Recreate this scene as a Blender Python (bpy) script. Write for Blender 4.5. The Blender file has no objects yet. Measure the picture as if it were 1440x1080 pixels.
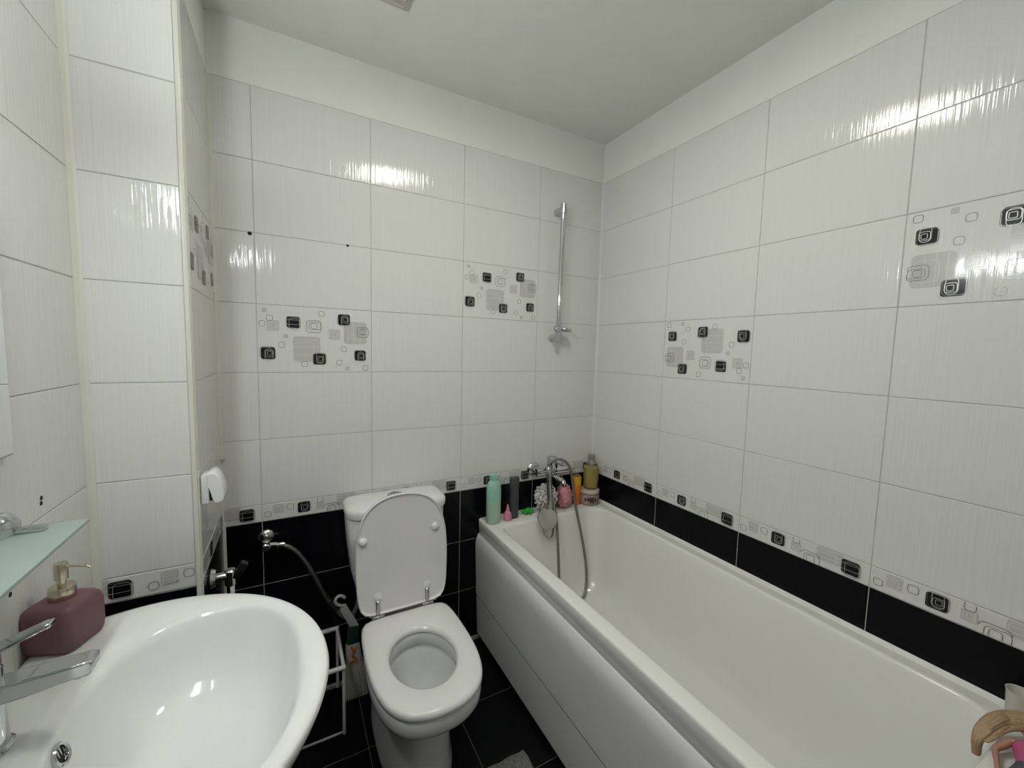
import bpy, bmesh, math, random
from mathutils import Vector, Matrix, Euler
random.seed(7)
S = bpy.context.scene
C = S.collection
PI = math.pi

# ------------------------------------------------------------------ camera
CAM = (-1.4885, -1.7525, 1.4366)
yaw, pit, roll, FPX = .5012, -.0843, .0242, 570.75
cy, sy, cp, sp = math.cos(yaw), math.sin(yaw), math.cos(pit), math.sin(pit)
fw = Vector((sy*cp, cy*cp, sp)); rt = Vector((cy, -sy, 0)); up = rt.cross(fw)
rt, up = math.cos(roll)*rt + math.sin(roll)*up, -math.sin(roll)*rt + math.cos(roll)*up
cd = bpy.data.cameras.new('camera'); cam = bpy.data.objects.new('camera', cd); C.objects.link(cam)
cd.sensor_fit = 'HORIZONTAL'; cd.sensor_width = 36; cd.lens = FPX/1440*36; cd.clip_start = .02
M4 = Matrix((rt, up, -fw)).transposed().to_4x4(); M4.translation = CAM
cam.matrix_world = M4
S.camera = cam
# ------------------------------------------------------------------ world, exposure
w = bpy.data.worlds.new('world'); S.world = w; w.use_nodes = True
w.node_tree.nodes['Background'].inputs[0].default_value = (.5, .5, .5, 1)
w.node_tree.nodes['Background'].inputs[1].default_value = .02
vs = S.view_settings
vs.view_transform = 'Standard'; vs.look = 'None'; vs.exposure = -.08; vs.gamma = 1
CEIL_LAMP = 46.0      # emission of the ceiling panel
WALL_LAMP = 76.0      # emission of the globe over the mirror

# ------------------------------------------------------------------ materials
MATS = {}
def mat(name, col, rough=.5, metal=0, spec=.5, coat=0, trans=0, ior=1.45, emit=None, estr=0,
        bump=None, var=None, alpha=1, aniso=0, sss=0):
    """bump=(scale xyz, strength, distance) object-space noise; var=(scale xyz, amount) colour noise"""
    if name in MATS: return MATS[name]
    m = bpy.data.materials.new(name); m.use_nodes = True; MATS[name] = m
    nt = m.node_tree; b = nt.nodes['Principled BSDF']; L = nt.links.new
    b.inputs['Base Color'].default_value = (*col, 1)
    b.inputs['Roughness'].default_value = rough
    b.inputs['Metallic'].default_value = metal
    b.inputs['Specular IOR Level'].default_value = spec
    b.inputs['Coat Weight'].default_value = coat
    b.inputs['Coat Roughness'].default_value = .05
    b.inputs['Transmission Weight'].default_value = trans
    b.inputs['IOR'].default_value = ior
    b.inputs['Alpha'].default_value = alpha
    if sss:
        b.inputs['Subsurface Weight'].default_value = sss
        b.inputs['Subsurface Scale'].default_value = .01
    if emit:
        b.inputs['Emission Color'].default_value = (*emit, 1); b.inputs['Emission Strength'].default_value = estr
    tc = nt.nodes.new('ShaderNodeTexCoord')
    def noise(sc, detail=2):
        mp = nt.nodes.new('ShaderNodeMapping'); mp.inputs['Scale'].default_value = sc
        L(tc.outputs['Object'], mp.inputs['Vector'])
        oi = nt.nodes.new('ShaderNodeObjectInfo')
        vm = nt.nodes.new('ShaderNodeVectorMath'); vm.operation = 'MULTIPLY_ADD'
        vm.inputs[1].default_value = (37, 53, 71)
        L(oi.outputs['Random'], vm.inputs[0]); L(mp.outputs[0], vm.inputs[2])
        n = nt.nodes.new('ShaderNodeTexNoise'); n.inputs['Scale'].default_value = 1; n.inputs['Detail'].default_value = detail
        L(vm.outputs[0], n.inputs['Vector']); return n
    if bump:
        n = noise(bump[0]); bp = nt.nodes.new('ShaderNodeBump')
        bp.inputs['Strength'].default_value = bump[1]; bp.inputs['Distance'].default_value = bump[2]
        L(n.outputs['Fac'], bp.inputs['Height']); L(bp.outputs[0], b.inputs['Normal'])
    v = var or ((9, 9, 9), .03)
    n2 = noise(v[0], 3); mr = nt.nodes.new('ShaderNodeMapRange')
    mr.inputs['From Min'].default_value = .25; mr.inputs['From Max'].default_value = .75
    mr.inputs['To Min'].default_value = 1 - v[1]; mr.inputs['To Max'].default_value = 1 + v[1]*.5
    L(n2.outputs['Fac'], mr.inputs['Value'])
    mx = nt.nodes.new('ShaderNodeMix'); mx.data_type = 'RGBA'; mx.blend_type = 'MULTIPLY'
    mx.inputs[0].default_value = 1; mx.inputs[6].default_value = (*col, 1)
    L(mr.outputs[0], mx.inputs[7]); L(mx.outputs[2], b.inputs['Base Color'])
    return m
TILE = mat('glazed_white_tile', (.70, .705, .69), .08, spec=.5, bump=((150, 5, 1), .52, .0018), var=((120, 4, 1), .018))
BLACK = mat('glazed_black_tile', (.0030, .0031, .0055), .22, spec=.22, bump=((200, 7, 1), .1, .0005), var=((80, 4, 1), .2))
BORD = mat('border_tile_glaze', (.70, .70, .68), .10, bump=((260, 7, 1), .12, .0006), var=((120, 4, 1), .03))
FLOORT = mat('black_floor_tile', (.0035, .0035, .0052), .30, spec=.22, bump=((40, 40, 1), .1, .0006), var=((20, 20, 1), .25))
GROUT = mat('grey_white_grout', (.48, .48, .44), .85, var=((25, 25, 25), .18))
GROUTD = mat('floor_grout', (.14, .14, .13), .9, var=((25, 25, 25), .3))
PAINT = mat('white_wall_paint', (.80, .805, .765), .6, bump=((60, 60, 60), .1, .0006))
CEILM = mat('ceiling_paint', (.80, .80, .755), .75, bump=((30, 30, 30), .05, .0006))
TRIMM = mat('cream_plastic_trim', (.66, .66, .60), .35)
SILI = mat('white_silicone', (.72, .72, .68), .4)
PBLK = mat('motif_black', (.004, .004, .005), .12)
PGRY = mat('motif_grey', (.52, .52, .505), .14)
PLGT = mat('motif_pale_line', (.66, .66, .645), .2)
PSLB = mat('motif_bright_line', (.50, .50, .48), .3, metal=.4)
PSIL = mat('motif_silver_line', (.17, .17, .165), .25, metal=.5)
CER = mat('white_ceramic', (.74, .75, .74), .07, coat=.3)
ACR = mat('white_acrylic', (.77, .77, .74), .16, coat=.2, var=((5, 5, 5), .02))
ACRP = mat('panel_acrylic', (.74, .74, .73), .2, coat=.2)
SEATM = mat('white_seat_plastic', (.76, .76, .75), .14)
LIDM = mat('lid_plastic', (.74, .73, .73), .22)
CHR = mat('chrome', (.56, .57, .58), .06, metal=1)
CHRD = mat('dull_chrome', (.50, .50, .49), .22, metal=1)
STEEL = mat('braided_steel', (.30, .30, .29), .38, metal=1, bump=((900, 900, 900), .6, .0006))
HOSEM = mat('grey_flexible_hose', (.24, .24, .22), .32, metal=.7, bump=((40, 40, 1200), .7, .0006))
BLKP = mat('black_plastic', (.008, .008, .009), .3)
DARKH = mat('dark_hole', (.01, .009, .008), .8)
WHP = mat('white_plastic', (.78, .79, .80), .25)
GLASSM = mat('mirror_silver', (.86, .89, .88), .01, metal=1)

# ------------------------------------------------------------------ builders
def wloc(o):
    v = Vector((0, 0, 0))
    while o: v += o.location; o = o.parent
    return v
def tag(o, label=None, cat=None, group=None, kind=None):
    if label: o['label'] = label
    if cat: o['category'] = cat
    if group: o['group'] = group
    if kind: o['kind'] = kind
    return o
def thing(name, loc, label, cat, group=None):
    o = bpy.data.objects.new(name, None); o.empty_display_size = .03; C.objects.link(o); o.location = loc
    return tag(o, label, cat, group)
class G:
    """collects geometry in world space"""
    def __init__(s): s.v = []; s.f = []; s.m = []
    def add(s, vs, fs, mi=0):
        k = len(s.v); s.v += [tuple(p) for p in vs]; s.f += [tuple(k+i for i in f) for f in fs]; s.m += [mi]*len(fs); return s
    def xf(s, M):
        s.v = [tuple(M @ Vector(p)) for p in s.v]; return s
    def join(s, o):
        k = len(s.v); s.v += o.v; s.f += [tuple(k+i for i in f) for f in o.f]; s.m += o.m; return s
    def build(s, name, mats, parent=None, smooth=40, origin=None, subsurf=0):
        if not isinstance(mats, (list, tuple)): mats = [mats]
        vs = [Vector(p) for p in s.v]
        if parent is not None: base = wloc(parent); loc = Vector((0, 0, 0))
        else:
            if origin is not None: base = Vector(origin)
            else:
                base = Vector(((min(p.x for p in vs)+max(p.x for p in vs))/2, (min(p.y for p in vs)+max(p.y for p in vs))/2, min(p.z for p in vs)))
            loc = base
        me = bpy.data.meshes.new(name); me.from_pydata([tuple(p-base) for p in vs], [], s.f)
        for m in mats: me.materials.append(m)
        for p, mi in zip(me.polygons, s.m): p.material_index = mi
        bm = bmesh.new(); bm.from_mesh(me); bmesh.ops.remove_doubles(bm, verts=bm.verts, dist=1e-6)
        bmesh.ops.recalc_face_normals(bm, faces=bm.faces); bm.to_mesh(me); bm.free()
        if smooth:
            me.shade_smooth(); me.set_sharp_from_angle(angle=math.radians(smooth))
        o = bpy.data.objects.new(name, me); C.objects.link(o); o.location = loc
        if parent is not None: o.parent = parent
        if subsurf:
            sm = o.modifiers.new('subsurf', 'SUBSURF'); sm.levels = subsurf; sm.render_levels = subsurf
        return o
def box(x0, x1, y0, y1, z0, z1, bev=0, seg=2, mi=0):
    g = G(); bm = bmesh.new(); bmesh.ops.create_cube(bm, size=1)
    for v in bm.verts: v.co = Vector(((x0+x1)/2+v.co.x*(x1-x0), (y0+y1)/2+v.co.y*(y1-y0), (z0+z1)/2+v.co.z*(z1-z0)))
    if bev: bmesh.ops.bevel(bm, geom=bm.edges[:], offset=bev, segments=seg, profile=.5, affect='EDGES')
    bm.verts.index_update()
    g.add([v.co for v in bm.verts], [[v.index for v in f.verts] for f in bm.faces], mi); bm.free(); return g
def loft(rings, cap0=True, cap1=True, mi=0, closed=True):
    g = G(); n = len(rings[0]); vs = [p for r in rings for p in r]; fs = []
    for k in range(len(rings)-1):
        for i in range(n if closed else n-1):
            j = (i+1) % n; fs.append((k*n+i, k*n+j, (k+1)*n+j, (k+1)*n+i))
    if cap0: fs.append(tuple(range(n))[::-1])
    if cap1: fs.append(tuple((len(rings)-1)*n+i for i in range(n)))
    return g.add(vs, fs, mi)
def lathe(prof, c=(0, 0, 0), n=28, cap0=True, cap1=True, sx=1, sy=1, mi=0):
    return loft([[(c[0]+r*sx*math.cos(2*PI*i/n), c[1]+r*sy*math.sin(2*PI*i/n), c[2]+z) for i in range(n)] for r, z in prof], cap0, cap1, mi)
def aim(g, p, d):
    """lathe built along +z at origin, turned to direction d at p"""
    q = Vector((0, 0, 1)).rotation_difference(Vector(d).normalized())
    return g.xf(Matrix.Translation(p) @ q.to_matrix().to_4x4())
def rod(p, q, r, n=16, r2=None, bev=0):
    p, q = Vector(p), Vector(q); L = (q-p).length; r2 = r if r2 is None else r2
    pr = [(r-bev, 0), (r, bev), (r2, L-bev), (r2-bev, L)] if bev else [(r, 0), (r2, L)]
    return aim(lathe(pr, n=n), p, q-p)
def smoothpts(P, it=3):
    P = [Vector(p) for p in P]
    for _ in range(it):
        Q = [P[0]]
        for a, b in zip(P, P[1:]): Q += [a*.75+b*.25, a*.25+b*.75]
        P = Q+[P[-1]]
    return P
def tube(P, r, n=10, it=3, rad=None, flat=1):
    P = smoothpts(P, it) if it else [Vector(p) for p in P]
    T = [(P[min(i+1, len(P)-1)]-P[max(i-1, 0)]).normalized() for i in range(len(P))]
    nrm = T[0].orthogonal().normalized(); rings = []
    for i, (p, t) in enumerate(zip(P, T)):
        nrm = (nrm - t*nrm.dot(t)).normalized(); bn = t.cross(nrm)
        rr = r if rad is None else rad(i/(len(P)-1))
        rings.append([p + nrm*rr*math.cos(2*PI*k/n) + bn*rr*flat*math.sin(2*PI*k/n) for k in range(n)])
    return loft(rings)
def sphere(c, r, sx=1, sy=1, sz=1, n=20, m=12):
    pr = [(r*math.sin(PI*k/m), -r*math.cos(PI*k/m)*sz) for k in range(1, m)]
    return lathe(pr, c, n, sx=sx, sy=sy)
def rrect(x0, x1, y0, y1, r, z, n=6):
    if not isinstance(r, (list, tuple)): r = [r]*4
    out = []
    for (cx, cy_, a0), rr in zip(((x1, y1, 0), (x0, y1, PI/2), (x0, y0, PI), (x1, y0, 1.5*PI)), r):
        sx_ = -1 if cx == x1 else 1; sy_ = -1 if cy_ == y1 else 1
        for k in range(n+1):
            a = a0+PI/2*k/n; out.append((cx+sx_*rr+rr*math.cos(a), cy_+sy_*rr+rr*math.sin(a), z))
    return out
def chaikin(P, it=3):
    for _ in range(it):
        Q = []
        for i in range(len(P)):
            a, b = P[i], P[(i+1) % len(P)]
            Q += [(a[0]*.75+b[0]*.25, a[1]*.75+b[1]*.25), (a[0]*.25+b[0]*.75, a[1]*.25+b[1]*.75)]
        P = Q
    return P
def polar(P, c, N=72):
    """resample a star-shaped outline by angle about c"""
    out = []
    for i in range(N):
        a = 2*PI*i/N; d = (math.cos(a), math.sin(a)); best = 0
        for k in range(len(P)):
            x1, y1 = P[k][0]-c[0], P[k][1]-c[1]; x2, y2 = P[(k+1) % len(P)][0]-c[0], P[(k+1) % len(P)][1]-c[1]
            ex, ey = x2-x1, y2-y1; den = d[0]*ey-d[1]*ex
            if abs(den) < 1e-12: continue
            t = (x1*ey-y1*ex)/den; s_ = (x1*d[1]-y1*d[0])/den
            if t > 0 and -1e-9 <= s_ <= 1+1e-9: best = max(best, t)
        out.append((c[0]+d[0]*best, c[1]+d[1]*best))
    return out
def at(P, z, s=1, c=(0, 0), sx=None, sy_=None):
    sx = s if sx is None else sx; sy_ = s if sy_ is None else sy_
    return [(c[0]+(x-c[0])*sx, c[1]+(y-c[1])*sy_, z) for x, y in P]
def mixr(A, B, t, z): return [(a[0]*(1-t)+b[0]*t, a[1]*(1-t)+b[1]*t, z) for a, b in zip(A, B)]

# ================================================================== ROOM
X_L, X_P, Y_P, Y_F, ZT, ZC = -1.93, -1.715, -.40, -2.45, 2.33, 2.53
ZB = .765                                    # bottom of the patterned border
def struct(o, label, cat): return tag(o, label, cat, kind='structure')
GR = .0014                                   # grout lies this far behind the tile faces
def wall(name, label, frame, length, tiled=True, th=.10):
    """frame=(origin,u,n): tiled face passes through origin; the paint band above 2.33 is flush with it"""
    o, u, n = (Vector(a) for a in frame); g = G()
    def slab(u0, u1, z0, z1, d0, d1, mi):
        vs = [o+u*a+n*d+Vector((0, 0, z)) for a in (u0, u1) for d in (d0, d1) for z in (z0, z1)]
        g.add(vs, [(0, 1, 3, 2), (4, 6, 7, 5), (0, 4, 5, 1), (2, 3, 7, 6), (0, 2, 6, 4), (1, 5, 7, 3)], mi)
    if tiled:
        slab(0, length, 0, ZT, -GR, -th, 0); slab(0, length, ZT, ZC, 0, -th, 1)
    else: slab(0, length, 0, ZC, 0, -th, 1)
    return struct(g.build(name, [GROUT, PAINT], smooth=0, origin=o), label, 'wall')
wall_back = wall('wall_back', 'white tiled wall with black dado behind the toilet', ((X_L-.1, 0, 0), (1, 0, 0), (0, -1, 0)), -X_L+.1)
wall_right = wall('wall_right', 'white tiled wall along the bathtub', ((0, .1, 0), (0, -1, 0), (-1, 0, 0)), -Y_F+.1)
wall_left = wall('wall_left', 'white tiled wall behind the washbasin and mirror', ((X_L, Y_F, 0), (0, 1, 0), (1, 0, 0)), -Y_F+.0)
wall_front = wall('wall_front', 'plain white painted wall opposite the toilet', ((.1, Y_F, 0), (-1, 0, 0), (0, 1, 0)), -X_L+.2, tiled=False)
gp = box(X_L, X_P-GR, Y_P+GR, 0, 0, ZT); gp.join(box(X_L, X_P, Y_P, 0, ZT, ZC, mi=1))
wall_pillar = struct(gp.build('wall_pillar', [GROUT, PAINT], smooth=0, origin=(X_P, Y_P, 0)), 'boxed in white tiled pillar beside the toilet corner', 'wall')
ceiling = struct(box(X_L-.1, .1, Y_F-.1, .1, ZC, ZC+.1).build('ceiling', CEILM, smooth=0), 'plain grey white painted ceiling', 'ceiling')
floor = struct(box(X_L-.1, .1, Y_F-.1, .1, -.1, -.0012).build('floor', GROUTD, smooth=0), 'black tiled bathroom floor', 'floor')
g = box(-1.35, -.55, Y_F, Y_F+.03, 0, 2.02, .004)
door = struct(g.build('door_1', mat('door_paint', (.55, .5, .44), .4), smooth=30), 'plain painted door in the front wall', 'door')
aim(lathe([(.004, 0), (.026, .001), (.026, .008), (.010, .012), (.010, .05), (.016, .055), (.016, .07), (.004, .074)]), (-.62, Y_F+.03, 1.0), (0, 1, 0)).build('door_handle', CHR, door)

TM = {}
def tile_mesh(w_, h_, m, gap=.0022):
    k = (round(w_, 4), round(h_, 4), m.name)
    if k in TM: return TM[k]
    a, b, c, d = w_/2-gap/2, h_/2-gap/2, .0011, .0085
    vs = [(-a, -b, -d), (a, -b, -d), (a, b, -d), (-a, b, -d), (-a, -b, -c), (a, -b, -c), (a, b, -c), (-a, b, -c),
          (-a+c, -b+c, 0), (a-c, -b+c, 0), (a-c, b-c, 0), (-a+c, b-c, 0)]
    fs = [(8, 9, 10, 11)]
    for i in range(4):
        j = (i+1) % 4; fs += [(4+i, 4+j, 8+j, 8+i), (i, j, 4+j, 4+i)]
    me = bpy.data.meshes.new('tile'); me.from_pydata(vs, [], fs); me.materials.append(m)
    TM[k] = me; return me
FR = {'back': ((0, 0, 0), (1, 0, 0), (0, 0, 1)), 'right': ((0, 0, 0), (0, -1, 0), (0, 0, 1)), 'left': ((X_L, 0, 0), (0, 1, 0), (0, 0, 1)),
      'pfront': ((0, Y_P, 0), (1, 0, 0), (0, 0, 1)), 'pside': ((X_P, 0, 0), (0, 1, 0), (0, 0, 1)), 'floor': ((0, 0, 0), (1, 0, 0), (0, 1, 0))}
def put(name, me, parent, fr, uc, vc, off=0, flip=False):
    o_, u, v = (Vector(a) for a in FR[fr]); n = u.cross(v)
    if flip: u, v = -u, -v
    ob = bpy.data.objects.new(name, me); C.objects.link(ob); ob.parent = parent
    M = Matrix((u, v, n)).transposed()
    ob.rotation_euler = M.to_euler()
    u0, v0 = Vector(FR[fr][1]), Vector(FR[fr][2])
    ob.location = o_ + u0*uc + v0*vc + n*off - wloc(parent)
    return ob
def tile(parent, fr, u0, u1, v0, v1, m, name='tile'):
    return put(name, tile_mesh(u1-u0, v1-v0, m), parent, fr, (u0+u1)/2, (v0+v1)/2)

# ---- printed motifs: polygons on top of a tile, sub-part of that tile
class Print:
    def __init__(s, lim): s.g = G(); s.lim = lim; s.k = 0
    def rr(s, cx, cy_, w_, h_, r, rot=0, n=4):
        pts = []
        for sx_, sy_, a0 in ((1, 1, 0), (-1, 1, PI/2), (-1, -1, PI), (1, -1, 1.5*PI)):
            for k in range(n+1):
                a = a0+PI/2*k/n; x = sx_*(w_/2-r)+r*math.cos(a); y = sy_*(h_/2-r)+r*math.sin(a)
                pts.append((cx+x*math.cos(rot)-y*math.sin(rot), cy_+x*math.sin(rot)+y*math.cos(rot)))
        return pts
    def cl(s, p):
        u0, u1, v0, v1 = s.lim; return (min(max(p[0], u0), u1), min(max(p[1], v0), v1))
    def out(s, P):
        u0, u1, v0, v1 = s.lim
        return all(p[0] <= u0 for p in P) or all(p[0] >= u1 for p in P) or all(p[1] <= v0 for p in P) or all(p[1] >= v1 for p in P)
    def fill(s, mi, cx, cy_, w_, h_, r, rot=0):
        P = s.rr(cx, cy_, w_, h_, r, rot); s.k += 1
        if s.out(P): return
        z = .00012+.00003*s.k; s.g.add([(*s.cl(p), z) for p in P], [tuple(range(len(P)))], mi)
    def line(s, mi, cx, cy_, w_, h_, r, t=.0013, rot=0):
        A = s.rr(cx, cy_, w_, h_, r, rot); B = s.rr(cx, cy_, w_-2*t, h_-2*t, max(r-t, .0005), rot); s.k += 1
        n = len(A); z = .00025+.00003*s.k
        for i in range(n):
            j = (i+1) % n; Q = [A[i], A[j], B[j], B[i]]
            if s.out(Q): continue
            u0, u1, v0, v1 = s.lim
            if any(not (u0-1e-6 <= p[0] <= u1+1e-6 and v0-1e-6 <= p[1] <= v1+1e-6) for p in Q): continue
            s.g.add([(*p, z) for p in Q], [(0, 1, 2, 3)], mi)
    def small(s, u, v, w_=.021): s.line(3, u, v, w_, w_, w_*.33, .0013)
    def black(s, u, v, w_, var=0):
        s.fill(0, u, v, w_, w_*.95, w_*.16)
        d = w_*.06
        s.line(3, u+d*(1 if var % 2 else -1), v+d*(1 if var in (1, 2) else -1), w_*1.02, w_*.98, w_*.24, .0011)
        if var == 3:
            s.line(4, u-.002, v, w_*1.12, w_*.42, w_*.16, .0011)
            s.line(4, u+.004, v-.006, w_*.8, w_*.95, w_*.2, .0011)
        else:
            s.line(4, u+w_*.05, v-w_*.10*(1 if var != 1 else -1), w_*.58, w_*.95, w_*.24, .0012)
            s.line(4, u+w_*.08, v-w_*.02, w_*.56, w_*.56, w_*.14, .0012)
            s.line(4, u+w_*.1, v, w_*.32, w_*.34, w_*.07, .0011)
    def nest(s, u, v, w_):
        s.line(3, u, v, w_, w_*.9, w_*.22, .0014); s.line(3, u+w_*.08, v+w_*.04, w_*.82, w_*.55, w_*.18, .0012)
        s.line(3, u+w_*.02, v+w_*.03, w_*.42, w_*.42, w_*.12, .0012)
    def grey(s, u, v, w_, h_, vert=False):
        s.fill(1, u, v, w_, h_, w_*.14)
        for q in (.36, -.22, .08):
            if vert: s.fill(2, u-q*w_*.9, v, .0016, h_*.94, .0005)
            else: s.fill(2, u-.004*q, v+q*h_, w_*.94, .0016, .0005)
        if vert: s.line(2, u+w_*.14, v+h_*.02, w_*.6, h_*.66, w_*.12, .0018)
        else: s.line(2, u-w_*.1, v-h_*.12, w_*.75, h_*.78, w_*.14, .0018)
    def med(s, u, v, w_):
        s.fill(1, u, v, w_, w_, w_*.14); s.line(2, u, v, w_*.75, w_*.75, w_*.1, .0018); s.line(2, u+w_*.05, v, w_*.42, w_*.46, w_*.06, .0018)
    def mesh(s, name):
        me = bpy.data.meshes.new(name); me.from_pydata(s.g.v, [], s.g.f)
        for m in (PBLK, PGRY, PLGT, PSIL, PSLB): me.materials.append(m)
        for p, mi in zip(me.polygons, s.g.m): p.material_index = mi
        bm = bmesh.new(); bm.from_mesh(me)
        for f in bm.faces:
            f.normal_update()
            if f.normal.z < 0: f.normal_flip()
        bm.to_mesh(me); bm.free(); return me
def decor_print():
    p = Print((-.199, .199, -.124, .124)); T = lambda u, v: (u-.2, .125-v)
    for u, v in ((.025, .020), (.092, .113), (.307, .235)): p.fill(1, *T(u, v), .016, .016, .002)
    p.med(*T(.051, .075), .039); p.med(*T(.260, .101), .040)
    p.grey(*T(.162, .161), .094, .098); p.grey(*T(.338, .092), .086, .088, True)
    for u, v in ((.041, .048), (.017, .069), (.078, .146), (.215, .023), (.154, .217), (.294, .158), (.277, .211), (.376, .232)): p.small(*T(u, v))
    p.nest(*T(.187, .073), .052); p.nest(*T(.366, .088), .045)
    p.black(*T(.117, .060), .044, 3); p.black(*T(.296, .041), .044, 0); p.black(*T(.034, .178), .046, 2)
    p.black(*T(.205, .198), .044, 1); p.black(*T(.356, .183), .042, 2)
    return p.mesh('printed_motif')
DECOR = decor_print()
BM = {}
def border_print(a, b, h):
    k = (round(a, 3), round(b, 3))
    if k in BM: return BM[k]
    w_ = b-a; p = Print((-w_/2+.0012, w_/2-.0012, -h/2+.001, h/2-.001))
    for rep in (-1, 0, 1):
        T = lambda u, v: (u+.4*rep-a-w_/2, h/2-v)
        p.grey(*T(.054, .024), .036, .036); p.med(*T(.2, .034), .030); p.grey(*T(.296, .020), .072, .046)
        p.small(*T(.019, .040), .022); p.small(*T(.094, .022), .024); p.small(*T(.2, .010), .022)
        p.nest(*T(.244, .056), .056)
        p.black(*T(.141, .031), .043, 1); p.black(*T(.352, .032), .046, 3)
    BM[k] = p.mesh('printed_motif'); return BM[k]
def field(parent, fr, cols, rows, special={}):
    for (u0, u1) in cols:
        for (v0, v1) in rows:
            t_ = tile(parent, fr, u0, u1, v0, v1, TILE)
            key = (round((u0+u1)/2, 2), round((v0+v1)/2, 2))
            for (su, sv), fl in special.items():
                if abs(su-(u0+u1)/2) < .05 and abs(sv-(v0+v1)/2) < .05:
                    put('printed_motif', DECOR, parent, fr, (u0+u1)/2, (v0+v1)/2, 0, fl)
                    pm = C.objects[-1]; mw = pm.location.copy(); pm.parent = t_
                    pm.location = (0, 0, 0); pm.rotation_euler = (0, 0, PI if fl else 0)
def border(parent, fr, u0, u1, a):
    t_ = tile(parent, fr, u0, u1, ZB, ZT-1.5, BORD, 'border_tile')
    o = bpy.data.objects.new('printed_motif', border_print(a, a+u1-u0, ZT-1.5-ZB)); C.objects.link(o); o.parent = t_
rowsW = [(ZT-.25*(k+1), ZT-.25*k) for k in range(6)]
rowsB = [(.515, ZB), (.265, .515), (.012, .265)]
bc = [(X_P, -1.593), (-1.593, -1.193), (-1.193, -.793), (-.793, -.393), (-.393, 0)]
field(wall_back, 'back', bc, rowsW, {(-1.393, 1.455): False, (-.593, 1.705): False})
for (u0, u1), a in zip(bc, (.278, 0, 0, 0, 0)): border(wall_back, 'back', u0, u1, a)
for (u0, u1) in bc:
    for r_ in rowsB: tile(wall_back, 'back', u0, u1, *r_, BLACK)
rc = [(0, .4605)]+[(.4605+.4*k, .8605+.4*k) for k in range(4)]+[(2.0605, -Y_F)]
rc = [c for c in rc if c[1]-c[0] > .02]; rc[-1] = (rc[-1][0], -Y_F)
rc = [(a, min(b, -Y_F)) for a, b in rc if a < -Y_F-.02]
field(wall_right, 'right', rc, rowsW, {(.6605, 1.455): True, (1.4605, 1.705): True})
for i, (u0, u1) in enumerate(rc): border(wall_right, 'right', u0, u1, -.0605 if i == 0 else 0)
for (u0, u1) in rc:
    for r_ in rowsB: tile(wall_right, 'right', u0, u1, *r_, BLACK)
pc = [(-1.9185, -1.727)]
field(wall_pillar, 'pfront', pc, rowsW); border(wall_pillar, 'pfront', *pc[0], .318)
for r_ in rowsB: tile(wall_pillar, 'pfront', *pc[0], *r_, BLACK)
sc = [(Y_P+.012, -.004)]
field(wall_pillar, 'pside', sc, rowsW, {(-.2, 1.705): False}); border(wall_pillar, 'pside', *sc[0], 0)
for r_ in rowsB: tile(wall_pillar, 'pside', *sc[0], *r_, BLACK)
lc = [(Y_P-.012-.4*(k+1), Y_P-.012-.4*k) for k in range(5)]; lc[-1] = (Y_F, lc[-1][1])
field(wall_left, 'left', lc, rowsW)
for (u0, u1) in lc:
    border(wall_left, 'left', u0, u1, 0)
    for r_ in rowsB: tile(wall_left, 'left', u0, u1, *r_, BLACK)
fx = [(-1.937, -1.602), (-1.602, -1.267), (-1.267, -.932), (-.932, -.597), (-.597, -.262), (-.262, 0)]
fy = [(-.345, -.01)]+[(-.345-.335*(k+1), -.345-.335*k) for k in range(6)]
for a, b in fx:
    for c_, d_ in fy: tile(floor, 'floor', a, b, max(c_, Y_F), d_, FLOORT)
# drilled holes left in the walls
def hole(parent, fr, u, v, r=.0045):
    o = bpy.data.objects.new('drill_hole', None)
    g_ = lathe([(r*1.25, .0002), (r, .0008), (r*.6, .0004)], n=14); me = bpy.data.meshes.new('drill_hole')
    me.from_pydata(g_.v, [], g_.f); me.materials.append(DARKH)
    return put('drill_hole', me, parent, fr, u, v, .0002)
hole(wall_back, 'back', -1.606, 1.826, .0055); hole(wall_back, 'back', -1.281, 1.829, .004)
for yy, zz in ((-.614, 1.119), (-.616, 1.109), (-.735, .985)): hole(wall_left, 'left', yy, zz, .0038)
# corner trims
def trim(name, g_, m, label): return struct(g_.build(name, m, smooth=50), label, 'trim')
pts = [(X_P-.012, Y_P-.0015)]+[(X_P-.010+.0115*math.sin(a), Y_P+.010-.0115*math.cos(a)) for a in [PI/2*k/6 for k in range(7)]]+[(X_P+.0015, Y_P+.012), (X_P-.012, Y_P+.012)]
trim('trim_1', loft([[(x, y, 0) for x, y in pts], [(x, y, ZT) for x, y in pts]]), TRIMM, 'cream rounded corner trim down the pillar edge')
def cove(cx, cy_, dx, dy, r):
    return [(cx, cy_), (cx+dx*r, cy_)]+[(cx+dx*(r-r*math.sin(a)*.62), cy_+dy*(r-r*math.cos(a))*.62+0) for a in [PI/2*k/5 for k in range(1, 5)]]+[(cx, cy_+dy*r)]
for nm, P, m, lb in (('trim_2', cove(X_L, Y_P, 1, -1, .0135), TRIMM, 'cream cove trim where pillar meets washbasin wall'),
                     ('trim_3', cove(X_P, 0, 1, -1, .009), TRIMM, 'thin cream trim in the corner behind the pillar'),
                     ('trim_4', cove(0, 0, -1, -1, .008), SILI, 'thin white joint in the corner above the bath taps')):
    trim(nm, loft([[(x, y, 0) for x, y in P], [(x, y, ZT) for x, y in P]]), m, lb)

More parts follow.
